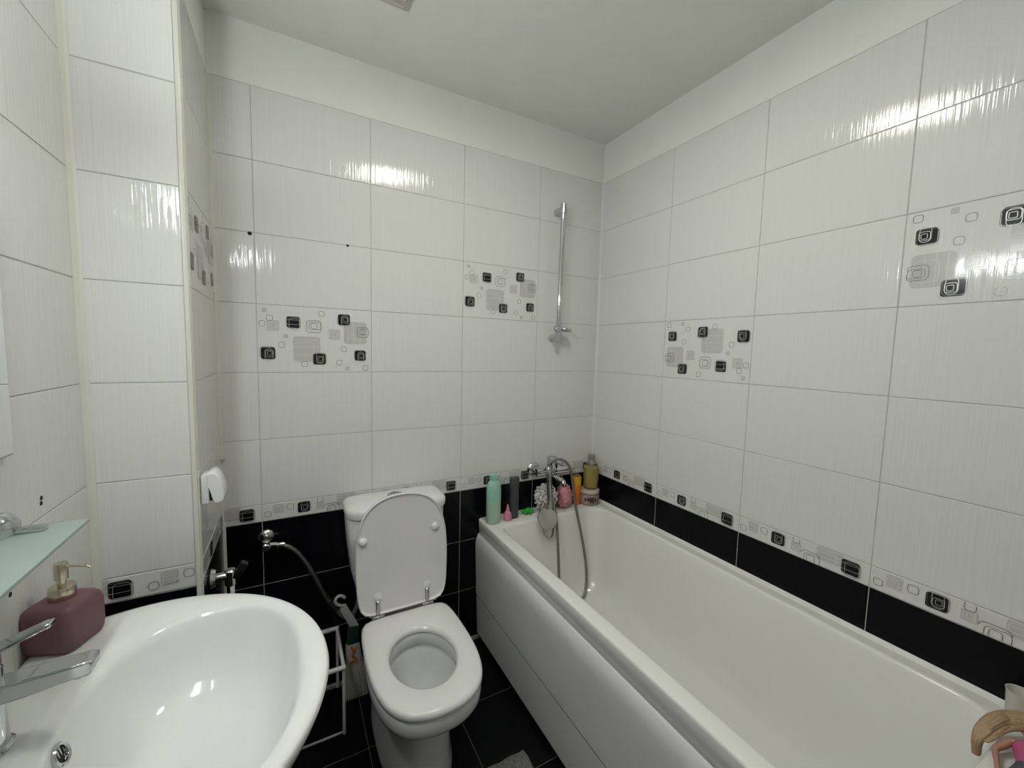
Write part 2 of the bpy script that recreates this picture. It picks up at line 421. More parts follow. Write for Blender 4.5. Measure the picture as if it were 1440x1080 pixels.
# ================================================================== LAMPS
t = thing('ceiling_lamp', (-.94, -.95, ZC), 'round flush ceiling lamp above the middle of the floor', 'lamp')
lathe([(.02, -.001), (.142, -.001), (.142, -.030), (.139, -.033), (.132, -.033), (.130, -.026)], (-.94, -.95, ZC), 40, cap1=True).build('rim', WHP, t)
lathe([(.130, -.027), (.08, -.0275), (.02, -.028)], (-.94, -.95, ZC), 40, cap0=False).build('diffuser', mat('ceiling_diffuser', (.9, .9, .88), .4, emit=(1, .975, .87), estr=CEIL_LAMP), t)
WX, WZ, WA, WB = -1.846, 1.95, -1.40, -.93
t = thing('wall_lamp', (X_L, (WA+WB)/2, WZ), 'slim batten lamp on arms over the mirror', 'lamp')
for yy in (WA+.10, WB-.10): rod((X_L, yy, WZ), (WX-.020, yy, WZ), .009, 14).build('arm', CHR, t)
box(WX-.022, WX, WA, WB, WZ-.028, WZ+.028, .003).build('housing', WHP, t)
hp = [(WX, WZ-.024)]+[(WX+.018+.024*math.cos(a), WZ+.024*math.sin(a)) for a in [-PI/2+PI*k/14 for k in range(15)]]+[(WX, WZ+.024)]
loft([[(x, WA+.008, z) for x, z in hp], [(x, WB-.008, z) for x, z in hp]]).build('diffuser', mat('lamp_diffuser', (.9, .9, .9), .3, emit=(.97, 1, .985), estr=WALL_LAMP), t)
t = thing('ceiling_vent', (-1.18, -.40, ZC), 'small pinkish square vent cover on the grey ceiling', 'vent')
PKV = mat('vent_plastic', (.58, .52, .52), .5)
box(-1.228, -1.135, -.462, -.338, ZC-.012, ZC, .003).build('frame', PKV, t)
for k in range(5): box(-1.218, -1.145, -.446+.022*k, -.436+.022*k, ZC-.016, ZC-.011, .001).build('louvre', PKV, t)

# ================================================================== BATHTUB
ZR = .615; TX0, TY0 = -.70, -1.70
tub = thing('bathtub', (-.35, -.85, 0), 'long white acrylic bathtub with front panel along the tiled wall', 'bathtub')
E = -.002
ix0, ix1, iy0, iy1 = -.642, -.055, -1.548, -.132
R4 = [.085, .045, .05, .085]
def ins(d, z, dl=None, k=1, rr=None):
    dl = d if dl is None else dl
    r_ = [max(q, d*k) if rr is None else rr for q in R4]
    return rrect(ix0+dl, ix1-d, iy0+d, iy1-d*.75, r_, z, 8)
def outr(d, z, r_=.012): return rrect(TX0+d, E-d*.0, TY0, E, [.006, r_, r_, .006], z, 8)
rings = [outr(.03, .16), outr(.03, .530), outr(.012, .534), outr(.004, .540), outr(0, .606), outr(.0012, .6115), outr(.004, .6145), outr(.008, ZR),
         rrect(ix0-.012, ix1+.012, iy0-.012, iy1+.012, [q+.012 for q in R4], ZR+.0005, 8), rrect(ix0-.004, ix1+.004, iy0-.004, iy1+.004, [q+.004 for q in R4], ZR-.0015, 8),
         ins(0, ZR-.007), ins(.004, ZR-.02), ins(.016, .54), ins(.04, .40), ins(.055, .30), ins(.072, .24, rr=.11), ins(.105, .205, rr=.12), ins(.15, .193, rr=.13), ins(.20, .19, rr=.09)]
loft(rings, cap0=True).build('tub_shell', ACR, tub, smooth=50)
prof = [(-.670, .030), (-.6950, .030), (-.7030, .2290), (-.6940, .2300), (-.6940, .2335), (-.7045, .2340), (-.7105, .43), (-.7120, .475), (-.7112, .497), (-.7082, .514), (-.7030, .529), (-.6975, .5385), (-.6925, .543), (-.686, .5435), (-.670, .535)]
loft([[(x, -.004, z) for x, z in prof], [(x, TY0, z) for x, z in prof]]).build('side_panel', ACRP, tub, smooth=50)
box(-.7035, -.696, TY0, -.004, .2288, .2345).build('seam_shade_strip', mat('painted_seam_shade', (.10, .10, .10), .8), tub)  # dark grey strip added in the panel groove, its colour stands in for shade
ov = aim(lathe([(.010, 0), (.034, .0), (.036, .004), (.035, .012), (.030, .0155), (.012, .017)], n=30), (-.383, -.150, .553), (0, -1, .22)).build('overflow_cover', CHRD, tub)
lathe([(.012, .0), (.034, .0), (.036, .003), (.028, .005), (.010, .002)], (-.35, -.42, .1905), 28).build('drain', CHRD, tub)
# silicone bead between tub and walls
sb = [(-.0015, .612), (-.012, .6155), (-.0015, .628)]
tag(loft([[(x, -.002, z) for x, z in sb], [(x, TY0, z) for x, z in sb]]).build('sealant', SILI, tub, smooth=50))

# ================================================================== TOILET
XT = -1.118
half = [(0, -.252), (.125, -.252), (.158, -.268), (.170, -.32), (.175, -.42), (.176, -.50), (.171, -.58), (.152, -.655), (.115, -.708), (.06, -.736), (0, -.742)]
outl = chaikin([(XT+x, y) for x, y in half]+[(XT-x, y) for x, y in half[-2:0:-1]], 2)
toi = thing('toilet', (XT, -.38, 0), 'white ceramic toilet with raised lid against its cistern', 'toilet')
hc = (XT, -.505)
So = polar(outl, hc, 80)
Hh = [(XT+.107*math.cos(2*PI*i/80), hc[1]+.138*math.sin(2*PI*i/80)) for i in range(80)]
rim_half = [(0, -.02), (.085, -.02), (.100, -.05), (.104, -.16), (.115, -.225), (.15, -.275), (.168, -.34), (.173, -.42), (.175, -.50), (.169, -.585), (.148, -.655), (.112, -.706), (.06, -.731), (0, -.737)]
rim = polar(chaikin([(XT+x, y) for x, y in rim_half]+[(XT-x, y) for x, y in rim_half[-2:0:-1]], 2), hc, 80)
def pedr(hw, yb, yf, e=2.6):
    c0 = (yb+yf)/2; hl = (yb-yf)/2
    P = []
    for i in range(120):
        a = 2*PI*i/120; ca, sa = math.cos(a), math.sin(a)
        P.append((XT+hw*math.copysign(abs(ca)**(2/e), ca), c0+hl*math.copysign(abs(sa)**(2/e), sa)))
    return polar(P, hc, 80)
P0 = pedr(.125, -.06, -.595); P1 = pedr(.114, -.06, -.592); P2 = pedr(.116, -.05, -.60)
Hi = lambda s, z, dy=0: [(x, y+dy, z) for x, y, _ in at(Hh, z, s, hc)]
rings = [at(P0, 0), at(P0, .02), at(P1, .06), at(P1, .17), at(P2, .235), mixr(P2, rim, .35, .270), mixr(P2, rim, .68, .300), mixr(P2, rim, .90, .330), at(rim, .355), at(rim, .385), at(rim, .392, .985, hc), at(rim, .395, .97, hc),
         Hi(1.08, .395), Hi(1.03, .392), Hi(1.01, .382), Hi(1.01, .352), Hi(1.04, .348), Hi(1.06, .343), Hi(1.03, .335), Hi(.98, .31), Hi(.86, .265, .01), Hi(.66, .225, .02), Hi(.42, .20, .03), Hi(.25, .17, .03), Hi(.15, .15, .03)]
loft(rings).build('bowl', CER, toi, smooth=55)
Hw = Hi(.52, .212, .025)
loft([Hw, [(x, y, .2105) for x, y, _ in Hw]]).build('water', mat('toilet_water', (.85, .9, .9), .02, trans=1, ior=1.33), toi)
rings = [at(So, .398, .985, hc), at(So, .402, 1, hc), at(So, .412, 1, hc), at(So, .419, .985, hc), at(So, .4225, .95, hc), mixr(So, Hh, .5, .4235), mixr(So, Hh, .86, .4205), at(Hh, .414, 1.01, hc), at(Hh, .404, .985, hc), at(Hh, .398, 1.0, hc)]
loft(rings+[rings[0]], False, False).build('seat', SEATM, toi, smooth=60)
# cistern
CX0, CX1 = -1.312, -.922
CCX, CCY = (CX0+CX1)/2, -.108
def cis(z, hx, f, bk=-.012, e=3.6):
    out = []; hy = (bk-f)/2; c0 = (bk+f)/2
    for k in range(64):
        a = 2*PI*k/64; ca, sa = math.cos(a), math.sin(a); n1 = e if sa < 0 else 7
        out.append((CCX+hx*math.copysign(abs(ca)**(2/n1), ca), c0+hy*math.copysign(abs(sa)**(2/n1), sa), z))
    return out
rings = [cis(.405, .120, -.150), cis(.43, .140, -.165), cis(.48, .161, -.178), cis(.56, .179, -.186), cis(.66, .189, -.192), cis(.775, .193, -.196), cis(.780, .189, -.192)]
loft(rings).build('cistern', CER, toi, smooth=50)
rings = [cis(.7805, .191, -.196), cis(.783, .198, -.203), cis(.798, .200, -.205), cis(.810, .199, -.204), cis(.819, .194, -.199, -.013), cis(.8255, .182, -.188, -.018, 3.2), cis(.8295, .150, -.165, -.035, 2.8), cis(.8315, .08, -.135, -.07, 2.4), cis(.832, .02, -.112, -.1, 2.2)]
loft(rings).build('cistern_lid', CER, toi, smooth=60)
bt = lathe([(.030, -.002), (.030, .003), (.027, .0045), (.002, .0048)], (-1.122, -.108, .8335), 30).build('flush_button', CHRD, toi)
box(-1.1225, -1.1215, -.135, -.081, .8378, .8390).build('button_split', DARKH, bt)
# lid: the seat outline on a plane leaning back against the cistern
LH = Vector((XT, -.243, .428)); la = math.radians(4.2)
U, V, N_ = Vector((1, 0, 0)), Vector((0, math.sin(la)*1, math.cos(la))), Vector((0, -math.cos(la), math.sin(la)))
def lidpt(x, y, d): return LH + U*(x-XT) + V*((-.252-y)*.915) + N_*d
lc_ = (XT, -.5)
Lr = polar(outl, lc_, 80)
def lr(s, d): return [lidpt(lc_[0]+(x-lc_[0])*s, lc_[1]+(y-lc_[1])*s, d) for x, y in Lr]
rings = [lr(.9, -.012), lr(.97, -.010), lr(1, -.004), lr(1.003, .004), lr(.997, .009), lr(.985, .0105), lr(.972, .008), lr(.962, .0035), lr(.95, .003), lr(.3, .003)]
lid = loft(rings).build('lid', LIDM, toi, smooth=45)
for bx, by in ((XT-.148, -.565), (XT+.128, -.575)):
    p = lidpt(bx, by, .0025); aim(lathe([(.0145, 0), (.0155, .003), (.014, .009), (.010, .0135), (.004, .0155)], n=22), p, N_).build('bumper', WHP, lid)
for hx in (XT-.098, XT+.092):
    a, b_ = lidpt(hx, -.262, .004), lidpt(hx, -.312, .004)
    hg = rod(a-V*.012, b_, .0088, 14, bev=.003).build('hinge_arm', CHRD, lid)
    q = lidpt(hx, -.325, .0025); aim(lathe([(.016, 0), (.0165, .003), (.010, .006), (.003, .0065)], n=20), q, N_).build('hinge_boss', WHP, lid)
    box(hx-.022, hx+.022, -.262, -.228, .4235, .429, .002).build('hinge_plate', CHRD, toi)
    rod((hx, -.246, .398), (hx, -.246, .428), .009, 14).build('hinge_post', CHRD, toi)
rod((XT-.13, -.246, .428), (XT+.13, -.246, .428), .0045, 12).build('hinge_bar', CHRD, toi)
# dark green freshener clip inside the bowl
t = thing('toilet_freshener', (XT-.10, -.565, .36), 'dark green freshener clip hooked inside the toilet bowl', 'freshener')
box(-.005, .005, -.016, .016, -.012, .024, .003).xf(Matrix.Translation((XT-.0925, -.548, .365)) @ Euler((0, .1, .35)).to_matrix().to_4x4()).build('body', mat('dark_green_gel', (.012, .035, .025), .25), t)
box(-.0012, .0012, -.005, .005, 0, .02).xf(Matrix.Translation((XT-.0975, -.548, .374)) @ Euler((0, .1, .35)).to_matrix().to_4x4()).build('clip', BLKP, t)

# ================================================================== WASHBASIN
YB = -.94; bc_ = (-1.655, YB)
wb = thing('washbasin', (X_L, YB, .65), 'white oval washbasin mounted on the tiled wall', 'washbasin')
Oo = []
for i in range(181):
    a = -PI/2+PI*i/180; Oo.append((-1.762+.328*math.cos(a), YB+.335*math.sin(a)))
for k in range(1, 13):
    x = -1.762-(-1.762-(X_L+.001))*k/12; q = (-1.762-x)/.167; Oo.append((x, YB+.335-.05*q*q))
for k in range(12, 0, -1):
    x = -1.762-(-1.762-(X_L+.001))*k/12; q = (-1.762-x)/.167; Oo.append((x, YB-.335+.05*q*q))
O_ = polar(Oo, bc_, 128)
I_ = []
for i in range(128):
    a = 2*PI*i/128; ca, sa = math.cos(a), math.sin(a); n_ = 2.35
    ax = .170 if ca > 0 else .158; r_ = (abs(ca/ax)**n_+abs(sa/.238)**n_)**(-1/n_)
    I_.append((bc_[0]+r_*ca, bc_[1]+r_*sa))
wc = (X_L+.001, YB)
ic = (-1.695, YB)
rings = [at(O_, .66, .45, wc), at(O_, .68, .66, wc), at(O_, .72, .82, wc), at(O_, .77, .925, wc), at(O_, .81, .975, wc), at(O_, .832, .995, wc), at(O_, .842, 1, wc), mixr(O_, I_, .04, .8475), mixr(O_, I_, .12, .8505), mixr(O_, I_, .4, .8515), mixr(O_, I_, .75, .8495), mixr(O_, I_, .92, .8455),
         at(I_, .838, 1, ic), at(I_, .825, .975, ic), at(I_, .795, .93, ic), at(I_, .76, .86, ic), at(I_, .73, .76, ic), at(I_, .710, .6, ic), at(I_, .701, .4, ic), at(I_, .696, .2, ic), at(I_, .693, .1, ic)]
loft(rings).build('basin', CER, wb, smooth=60)
od = Vector((1, 0, .42)).normalized()
oc = Vector((-1.8035, YB, .812))
oring = aim(lathe([(.010, -.004), (.0165, -.004), (.0175, .002), (.0155, .004), (.0125, .0025), (.0115, -.003)], n=28), oc, od).build('overflow_ring', CHR, wb)
aim(lathe([(.0118, -.0030), (.004, -.0026)], n=24), oc, od).build('overflow_hole', DARKH, oring)
for k in (-1, 0, 1):
    rod(oc+Vector((0, k*.0065, 0))-od*.001+Vector((0, 0, -.010))*1, oc+Vector((0, k*.0065, 0))-od*.001+Vector((-.004, 0, .010)), .0014, 8).build('grille_bar', CHRD, oring)
lathe([(.010, 0), (.030, 0), (.032, .002), (.026, .0045), (.008, .006)], (ic[0], YB, .6925), 30).build('drain', CHR, wb)
rod((ic[0], YB, .56), (ic[0], YB, .672), .02, 18).build('waste_pipe', CHRD, wb)
rod((X_L+.001, YB, .57), (ic[0], YB, .57), .018, 18).build('trap_arm', CHRD, wb)
# faucet
XF = -1.880
fa = thing('basin_faucet', (XF, YB, .85), 'chrome single lever basin tap with flat square spout', 'faucet')
lathe([(.030, -.001), (.031, .004), (.0265, .008), (.0245, .05), (.0245, .118), (.022, .122)], (XF, YB, .85), 28).build('body', CHR, fa)
sp_ = [[(x, YB-w_, z0), (x, YB+w_, z0), (x, YB+w_, z1), (x, YB-w_, z1)] for x, w_, z0, z1 in ((XF+.005, .018, .924, .952), (XF+.06, .0178, .929, .954), (-1.768, .017, .937, .957), (-1.757, .0145, .940, .956))]
g = loft(sp_); bmv = g
sob = g.build('spout', CHR, fa, smooth=30)
md = sob.modifiers.new('bevel', 'BEVEL'); md.width = .003; md.segments = 2; md.limit_method = 'ANGLE'
lathe([(.011, 0), (.011, .008)], (-1.774, YB, .931), 18).build('aerator', CHRD, fa)
lv = loft([[(x, YB-w_, z-.004), (x, YB+w_, z-.004), (x, YB+w_, z+.003), (x, YB-w_, z+.003)] for x, w_, z in ((XF-.02, .018, .992), (XF+.02, .017, 1.000), (-1.81, .011, 1.0205), (-1.801, .008, 1.0225))]).build('lever', CHR, fa, smooth=30)
md = lv.modifiers.new('bevel', 'BEVEL'); md.width = .002; md.segments = 2; md.limit_method = 'ANGLE'
lathe([(.021, 0), (.0235, .004), (.0235, .018), (.018, .024)], (XF, YB, .972), 26).build('cartridge_cap', CHR, fa)
# soap dispenser
sd = thing('soap_dispenser', (-1.881, -.692, .8515), 'dusty plum square soap dispenser with champagne metal pump on washbasin', 'soap dispenser')
PLUM = mat('plum_soft_touch', (.168, .080, .093), .48, var=((20, 20, 20), .06))
BRS = mat('champagne_metal', (.62, .56, .44), .22, metal=1)
RZ = Matrix.Translation((-1.881, -.692, .8515)) @ Matrix.Rotation(math.radians(-22), 4, 'Z')
h = .0445
rings = [rrect(-h*s, h*s, -h*s, h*s, .018*s, z, 6) for s, z in ((.80, 0), (.90, .002), (.965, .009), (1, .022), (1, .062), (.985, .072), (.93, .081), (.8, .087), (.55, .0895), (.3, .090))]
loft(rings).xf(RZ).build('body', PLUM, sd, smooth=60)
lathe([(.0185, .0885), (.0195, .090), (.0195, .112), (.0185, .114), (.008, .114)], n=30).xf(RZ).build('collar', BRS, sd)
pu = lathe([(.0065, .112), (.0065, .126), (.010, .1275), (.0105, .156), (.0095, .159), (.002, .1595)], n=24).xf(RZ).build('pump_head', BRS, sd)
tube([(-1.872, -.697, 1.0045), (-1.852, -.704, 1.0045), (-1.838, -.7085, 1.003), (-1.834, -.710, .9985)], .0022, 12, 2).build('nozzle', BRS, pu)
# glass shelf
ZS = 1.112
sh = thing('glass_shelf', (X_L, -1.05, ZS), 'frosted green glass shelf on chrome clamp below the mirror', 'shelf')
FROST = mat('frosted_green_glass', (.56, .67, .625), .42, trans=.6, ior=1.45, var=((12, 12, 12), .04))
box(X_L+.006, -1.812, -1.37, -.765, ZS-.003, ZS+.003, .0012).build('glass_panel', FROST, sh)
box(X_L+.006, -1.847, -.7648, -.7635, ZS-.0025, ZS+.0025).build('glass_edge', mat('dark_green_edge', (.03, .12, .09), .2), sh)
for yy in (-.797, -1.32):
    br = aim(lathe([(.006, 0), (.027, 0), (.0275, .012), (.024, .030), (.014, .040), (.004, .042)], n=26), (X_L+.0005, yy, ZS+.014), (1, 0, 0)).build('clamp', CHR, sh)
    box(X_L+.018, X_L+.075, yy-.009, yy+.009, ZS+.0035, ZS+.012, .003).build('clamp_arm', CHR, br)
    box(X_L+.001, X_L+.05, yy-.009, yy+.009, ZS-.014, ZS-.0035, .003).build('clamp_foot', CHR, br)
# mirror
mi = thing('wall_mirror', (X_L, -.95, 1.234), 'frameless wall mirror above the glass shelf', 'mirror')
box(X_L+.004, X_L+.013, -1.16, -.724, 1.234, 1.84).build('backing', mat('mirror_edge', (.12, .15, .14), .3), mi)
box(X_L+.013, X_L+.0145, -1.158, -.726, 1.236, 1.838).build('glass', GLASSM, mi)

# ================================================================== SHOWER RAIL
sr = thing('shower_rail', (-.30, 0, 1.5), 'slim chrome riser rail with empty handset holder on the wall', 'shower rail')
rx = -.296
rod((rx-.002, -.052, 1.53), (rx+.006, -.052, 2.152), .0118, 16).build('rail', CHR, sr)
for z_, dx in ((2.135, .006), (1.508, -.003)):
    mb = rod((rx+dx-.004, -.0005, z_-.006), (rx+dx, -.05, z_), .019, 20, .013).build('wall_mount', CHR, sr)
    lathe([(.012, -.024), (.016, -.022), (.016, .022), (.012, .026)], (rx+dx, -.052, z_), 20).build('end_cap', CHR, mb)
sl = lathe([(.015, -.018), (.0185, -.016), (.0185, .016), (.015, .018)], (rx-.003, -.052, 1.548), 20).build('slider', CHR, sr)
rod((rx-.025, -.052, 1.548), (rx-.012, -.052, 1.548), .012, 16, bev=.002).build('slider_knob', CHR, sl)
gk = G()
for k in range(20):
    a = 2*PI*k/20
hr = tube([(rx+.014+.024*(1-math.cos(a)), -.060-.021*math.sin(a), 1.543+.003*math.cos(a)) for a in [PI*2*k/24 for k in range(25)]], .0085, 12, 0).build('handset_ring', CHR, sl)

# ================================================================== BATH MIXER, HANDSET, HOSE
mx_ = thing('bath_mixer', (-.315, 0, .825), 'chrome wall mounted bath mixer tap above the tub ledge', 'mixer tap')
ZM = .825
for ex in (-.395, -.235):
    es = aim(lathe([(.010, 0), (.034, 0), (.035, .004), (.028, .014), (.017, .020), (.017, .05)], n=28), (ex, -.0005, ZM), (0, -1, 0)).build('escutcheon', CHR, mx_)
    aim(lathe([(.019, 0), (.021, .003), (.021, .018), (.018, .021)], n=6), (ex, -.045, ZM), (0, -1, 0)).build('union_nut', CHR, es)
rod((-.415, -.072, ZM), (-.215, -.072, ZM), .0215, 24, bev=.004).build('body', CHR, mx_)
lathe([(.026, .0), (.028, .004), (.028, .054), (.025, .060), (.006, .062)], (-.325, -.076, ZM+.014), 26).build('cartridge_cap', CHR, mx_)
rod((-.325, -.085, ZM+.060), (-.300, -.150, ZM+.040), .008, 12, .005, .002).build('lever', CHR, mx_)
tube([(-.325, -.078, ZM-.012), (-.325, -.100, ZM-.020), (-.322, -.145, ZM-.026), (-.320, -.172, ZM-.030), (-.320, -.176, ZM-.052)], .0125, 14, 3).build('spout', CHR, mx_)
rod((-.345, -.082, ZM-.014), (-.345, -.082, ZM-.052), .011, 16, .009, .002).build('hose_outlet', CHR, mx_)
rod((-.300, -.075, ZM-.014), (-.300, -.075, ZM-.044), .008, 14, bev=.002).build('diverter_knob', CHR, mx_)
ck = tube([(-.372, -.082, ZM+.014), (-.378, -.105, ZM+.030), (-.385, -.122, ZM+.036)], .008, 12, 2).build('handset_cradle', CHR, mx_)
hs = thing('shower_handset', (-.385, -.145, .57), 'chrome shower handset hanging upside down from the bath mixer', 'shower handset')
tube([(-.388, -.138, .868), (-.391, -.143, .845), (-.389, -.147, .80), (-.386, -.152, .74), (-.390, -.160, .70), (-.398, -.166, .675)], .0135, 16, 3, rad=lambda q: .0098+.0045*math.sin(PI*min(1, q*1.15))).build('handle', CHRD, hs)
aim(lathe([(.012, -.018), (.036, -.012), (.0495, -.003), (.052, .004), (.050, .0085), (.044, .0095), (.008, .010)], n=36), (-.410, -.171, .624), (-.15, -.86, .45)).build('spray_head', CHRD, hs)
rod((-.388, -.138, .862), (-.388, -.139, .876), .0112, 14, .0085).build('hose_nut', CHR, hs)
tag(tube([(-.388, -.139, .872), (-.386, -.142, .892), (-.365, -.150, .908), (-.315, -.158, .905), (-.275, -.160, .865), (-.258, -.160, .80), (-.245, -.165, .70), (-.232, -.185, .60), (-.205, -.195, .48), (-.185, -.205, .36), (-.190, -.222, .265), (-.225, -.245, .214), (-.28, -.26, .2005), (-.335, -.265, .2035), (-.368, -.255, .235), (-.372, -.235, .33), (-.362, -.205, .47), (-.350, -.165, .62), (-.345, -.105, .72), (-.345, -.083, .776)], .0070, 10, 3).build('shower_hose', HOSEM), 'grey flexible shower hose looping down into the bathtub', 'hose')

# ================================================================== THINGS ON THE TUB LEDGE
ZL = ZR+.001
t = thing('shampoo_bottle', (-.655, -.078, ZL), 'tall mint green bottle with paler lower half on tub ledge', 'bottle')
lathe([(.030, 0), (.034, .003), (.036, .02), (.0365, .11)], (-.655, -.078, ZL), 28, cap1=False, sy=.75).build('lower_body', mat('pale_green_plastic', (.36, .53, .40), .3), t)
lathe([(.0365, .11), (.037, .15), (.035, .175), (.028, .198), (.019, .208)], (-.655, -.078, ZL), 28, cap0=False, sy=.75).build('upper_body', mat('mint_plastic', (.30, .55, .45), .3), t)
lathe([(.0175, .207), (.021, .209), (.022, .214), (.021, .232), (.017, .234)], (-.655, -.078, ZL), 24, sy=.8).build('cap', mat('mint_cap', (.30, .52, .46), .35), t)
t = thing('drop_bottle', (-.581, -.084, ZL), 'little pink teardrop bottle beside the mint green bottle', 'bottle')
PK = mat('pink_plastic', (.62, .22, .33), .35)
lathe([(.014, 0), (.019, .003), (.0205, .02), (.017, .036), (.010, .046)], (-.581, -.084, ZL), 22).build('body', PK, t)
lathe([(.009, .045), (.0085, .056), (.004, .074), (.0015, .080)], (-.581, -.084, ZL), 18).build('tip', PK, t)
t = thing('cosmetic_bottle', (-.541, -.072, ZL), 'tall charcoal grey slim bottle on tub ledge', 'bottle')
CHA = mat('charcoal_plastic', (.045, .048, .052), .38)
loft([rrect(-.541-.023*s, -.541+.023*s, -.072-.014*s, -.072+.014*s, .011*s, ZL+z, 5) for s, z in ((.85, 0), (1, .004), (1.0, .12), (1.06, .165), (1, .17))]).build('body', CHA, t)
loft([rrect(-.541-.023*s, -.541+.023*s, -.072-.014*s, -.072+.014*s, .011*s, ZL+z, 5) for s, z in ((1.0, .1705), (1.06, .174), (1.06, .200), (.95, .205))]).build('cap', mat('charcoal_cap', (.06, .064, .068), .3), t)
# green toy
t = thing('bath_toy', (-.452, -.060, ZL), 'small bright green star shaped bath toy on tub ledge', 'toy')
GRN = mat('bright_green_rubber', (.02, .36, .03), .35)
sphere((-.452, -.060, ZL+.016), .016, 1.3, 1, 1, 18, 10).build('body', GRN, t)
for k in range(7):
    a = 2*PI*k/7+.3
    tube([(-.452+.014*math.cos(a), -.060+.010*math.sin(a), ZL+.014), (-.452+.028*math.cos(a), -.060+.020*math.sin(a), ZL+.018), (-.452+.036*math.cos(a), -.060+.026*math.sin(a), ZL+.008)], .007, 8, 2, rad=lambda q: .0075*(1-.55*q)).build('arm', GRN, t)
# tan ring
tag(tube([(-.392+.013*math.cos(a), -.110+.004*math.sin(a), ZL+.018+.013*math.sin(a)) for a in [2*PI*k/20 for k in range(21)]], .0045, 8, 0).build('wooden_ring', mat('tan_wood', (.38, .30, .20), .5)), 'small tan ring propped below the white bath puff', 'ring')
# white pouf of looped mesh
t = thing('bath_puff', (-.35, -.062, ZL), 'fluffy white looped bath puff behind the shower handset', 'bath puff')
WPF = mat('white_netting', (.72, .71, .66), .7)
pc_ = Vector((-.352, -.066, ZL+.074))
sphere(pc_, .036, 1.15, .95, 1.2, 18, 12).build('core', WPF, t)
g = G(); rnd = random.Random(3)
for k in range(74):
    zz = 1-2*(k+.5)/74; a = k*2.39996; rr_ = math.sqrt(1-zz*zz)
    d = Vector((rr_*math.cos(a), rr_*math.sin(a), zz)); p = pc_+Vector((d.x*.043, d.y*.034, d.z*.050))
    e1 = d.orthogonal().normalized(); e2 = d.cross(e1); ro = rnd.random()*PI; e1, e2 = e1*math.cos(ro)+e2*math.sin(ro), e2*math.cos(ro)-e1*math.sin(ro)
    L_ = .015+.008*rnd.random(); w_ = .007
    g.join(tube([p-e1*w_, p-e1*w_*1.3+d*L_*.7, p+d*L_+e2*.003, p+e1*w_*1.3+d*L_*.7, p+e1*w_], .0034, 6, 2, flat=1.6))
lp = [v for v in g.v]; zmin = min(v[2] for v in g.v); g.v = [(x, min(y, -.004), max(z, ZL)) for x, y, z in g.v]
tag(g.build('netting_loops', WPF, t, smooth=60), kind='stuff')
# pink loofah
t = thing('mesh_sponge', (-.25, -.085, ZL), 'crumpled pink mesh sponge under the bath mixer', 'sponge')
PKM = mat('pink_netting', (.68, .29, .33), .7, var=((60, 60, 60), .25))
pc2 = Vector((-.2395, -.070, ZL+.064)); rings = []
for j in range(1, 26):
    th_ = PI*j/26; ring = []
    for i in range(48):
        a = 2*PI*i/48
        k_ = 1+.10*math.sin(7*a+4*th_)+.07*math.sin(11*a-9*th_+1)+.05*math.sin(17*th_+3*a)
        ring.append((pc2.x+.0385*k_*math.sin(th_)*math.cos(a), pc2.y+.040*k_*math.sin(th_)*math.sin(a), max(ZL, pc2.z+.064*(1+.3*(k_-1))*-math.cos(th_))))
    rings.append(ring)
g = loft(rings); g.build('netting', PKM, t, smooth=70)
tube([(-.2395, -.070, ZL+.125), (-.244, -.062, ZL+.150), (-.252, -.060, ZL+.172), (-.262, -.066, ZL+.180)], .0015, 6, 2).build('hanging_cord', WPF, t)
# orange bottle
t = thing('spray_bottle', (-.142, -.050, ZL), 'slim orange bottle with yellow cap on tub ledge', 'bottle')
lathe([(.022, 0), (.0245, .003), (.0245, .098), (.023, .101)], (-.142, -.050, ZL), 26).build('body', mat('orange_plastic', (.62, .17, .018), .35), t)
lathe([(.0235, .1015), (.0245, .103), (.0245, .142), (.0205, .152)], (-.142, -.050, ZL), 26).build('cap', mat('yellow_plastic', (.66, .36, .02), .35), t)
lathe([(.019, .150), (.019, .157), (.010, .161)], (-.142, -.050, ZL), 20).build('nozzle', mat('brown_plastic', (.22, .10, .05), .4), t)
# jar and oil bottle
JX, JY = -.0735, -.0725
t = thing('scrub_jar', (JX, JY, ZL), 'low round jar of pinkish scrub with dark lettering under the oil bottle', 'jar')
lathe([(.045, 0), (.052, .004), (.056, .014), (.056, .050), (.053, .056)], (JX, JY, ZL), 36).build('body', mat('pink_scrub', (.42, .30, .27), .2, coat=.6, var=((50, 50, 50), .25)), t)
lathe([(.0525, .0565), (.0555, .058), (.0555, .076), (.052, .080), (.01, .0805)], (JX, JY, ZL), 36).build('lid', mat('jar_lid', (.55, .47, .42), .25, coat=.5), t)
BRW = mat('dark_brown_print', (.045, .025, .02), .35)
for k, (a, w_, z0, z1) in enumerate(((250, 10, .018, .046), (228, 7, .026, .044), (238, 3, .02, .046), (268, 6, .022, .044), (282, 4, .018, .038), (212, 5, .024, .042), (295, 5, .026, .036), (240, 26, .0475, .0500), (258, 30, .0135, .0155))):
    a0, a1 = math.radians(a-w_), math.radians(a+w_); n_ = 5
    P = [(JX+.0563*math.cos(a0+(a1-a0)*i/n_), JY+.0563*math.sin(a0+(a1-a0)*i/n_)) for i in range(n_+1)]
    G().add([(x, y, ZL+z0) for x, y in P]+[(x, y, ZL+z1) for x, y in P], [(i, i+1, n_+2+i, n_+1+i) for i in range(n_)]).build('label_mark', BRW, t)
aband = [(.0557, .060), (.0560, .0605), (.0560, .0635), (.0557, .064)]
lathe(aband, (JX, JY, ZL), 36, False, False).build('lid_band', BRW, t)
ZO = ZL+.0815; OX, OY = -.060, -.066
t = thing('oil_bottle', (OX, OY, ZO), 'clear bottle of golden oil standing on the round jar', 'bottle')
GLS = mat('clear_plastic', (.97, .97, .95), .03, trans=1, ior=1.12)
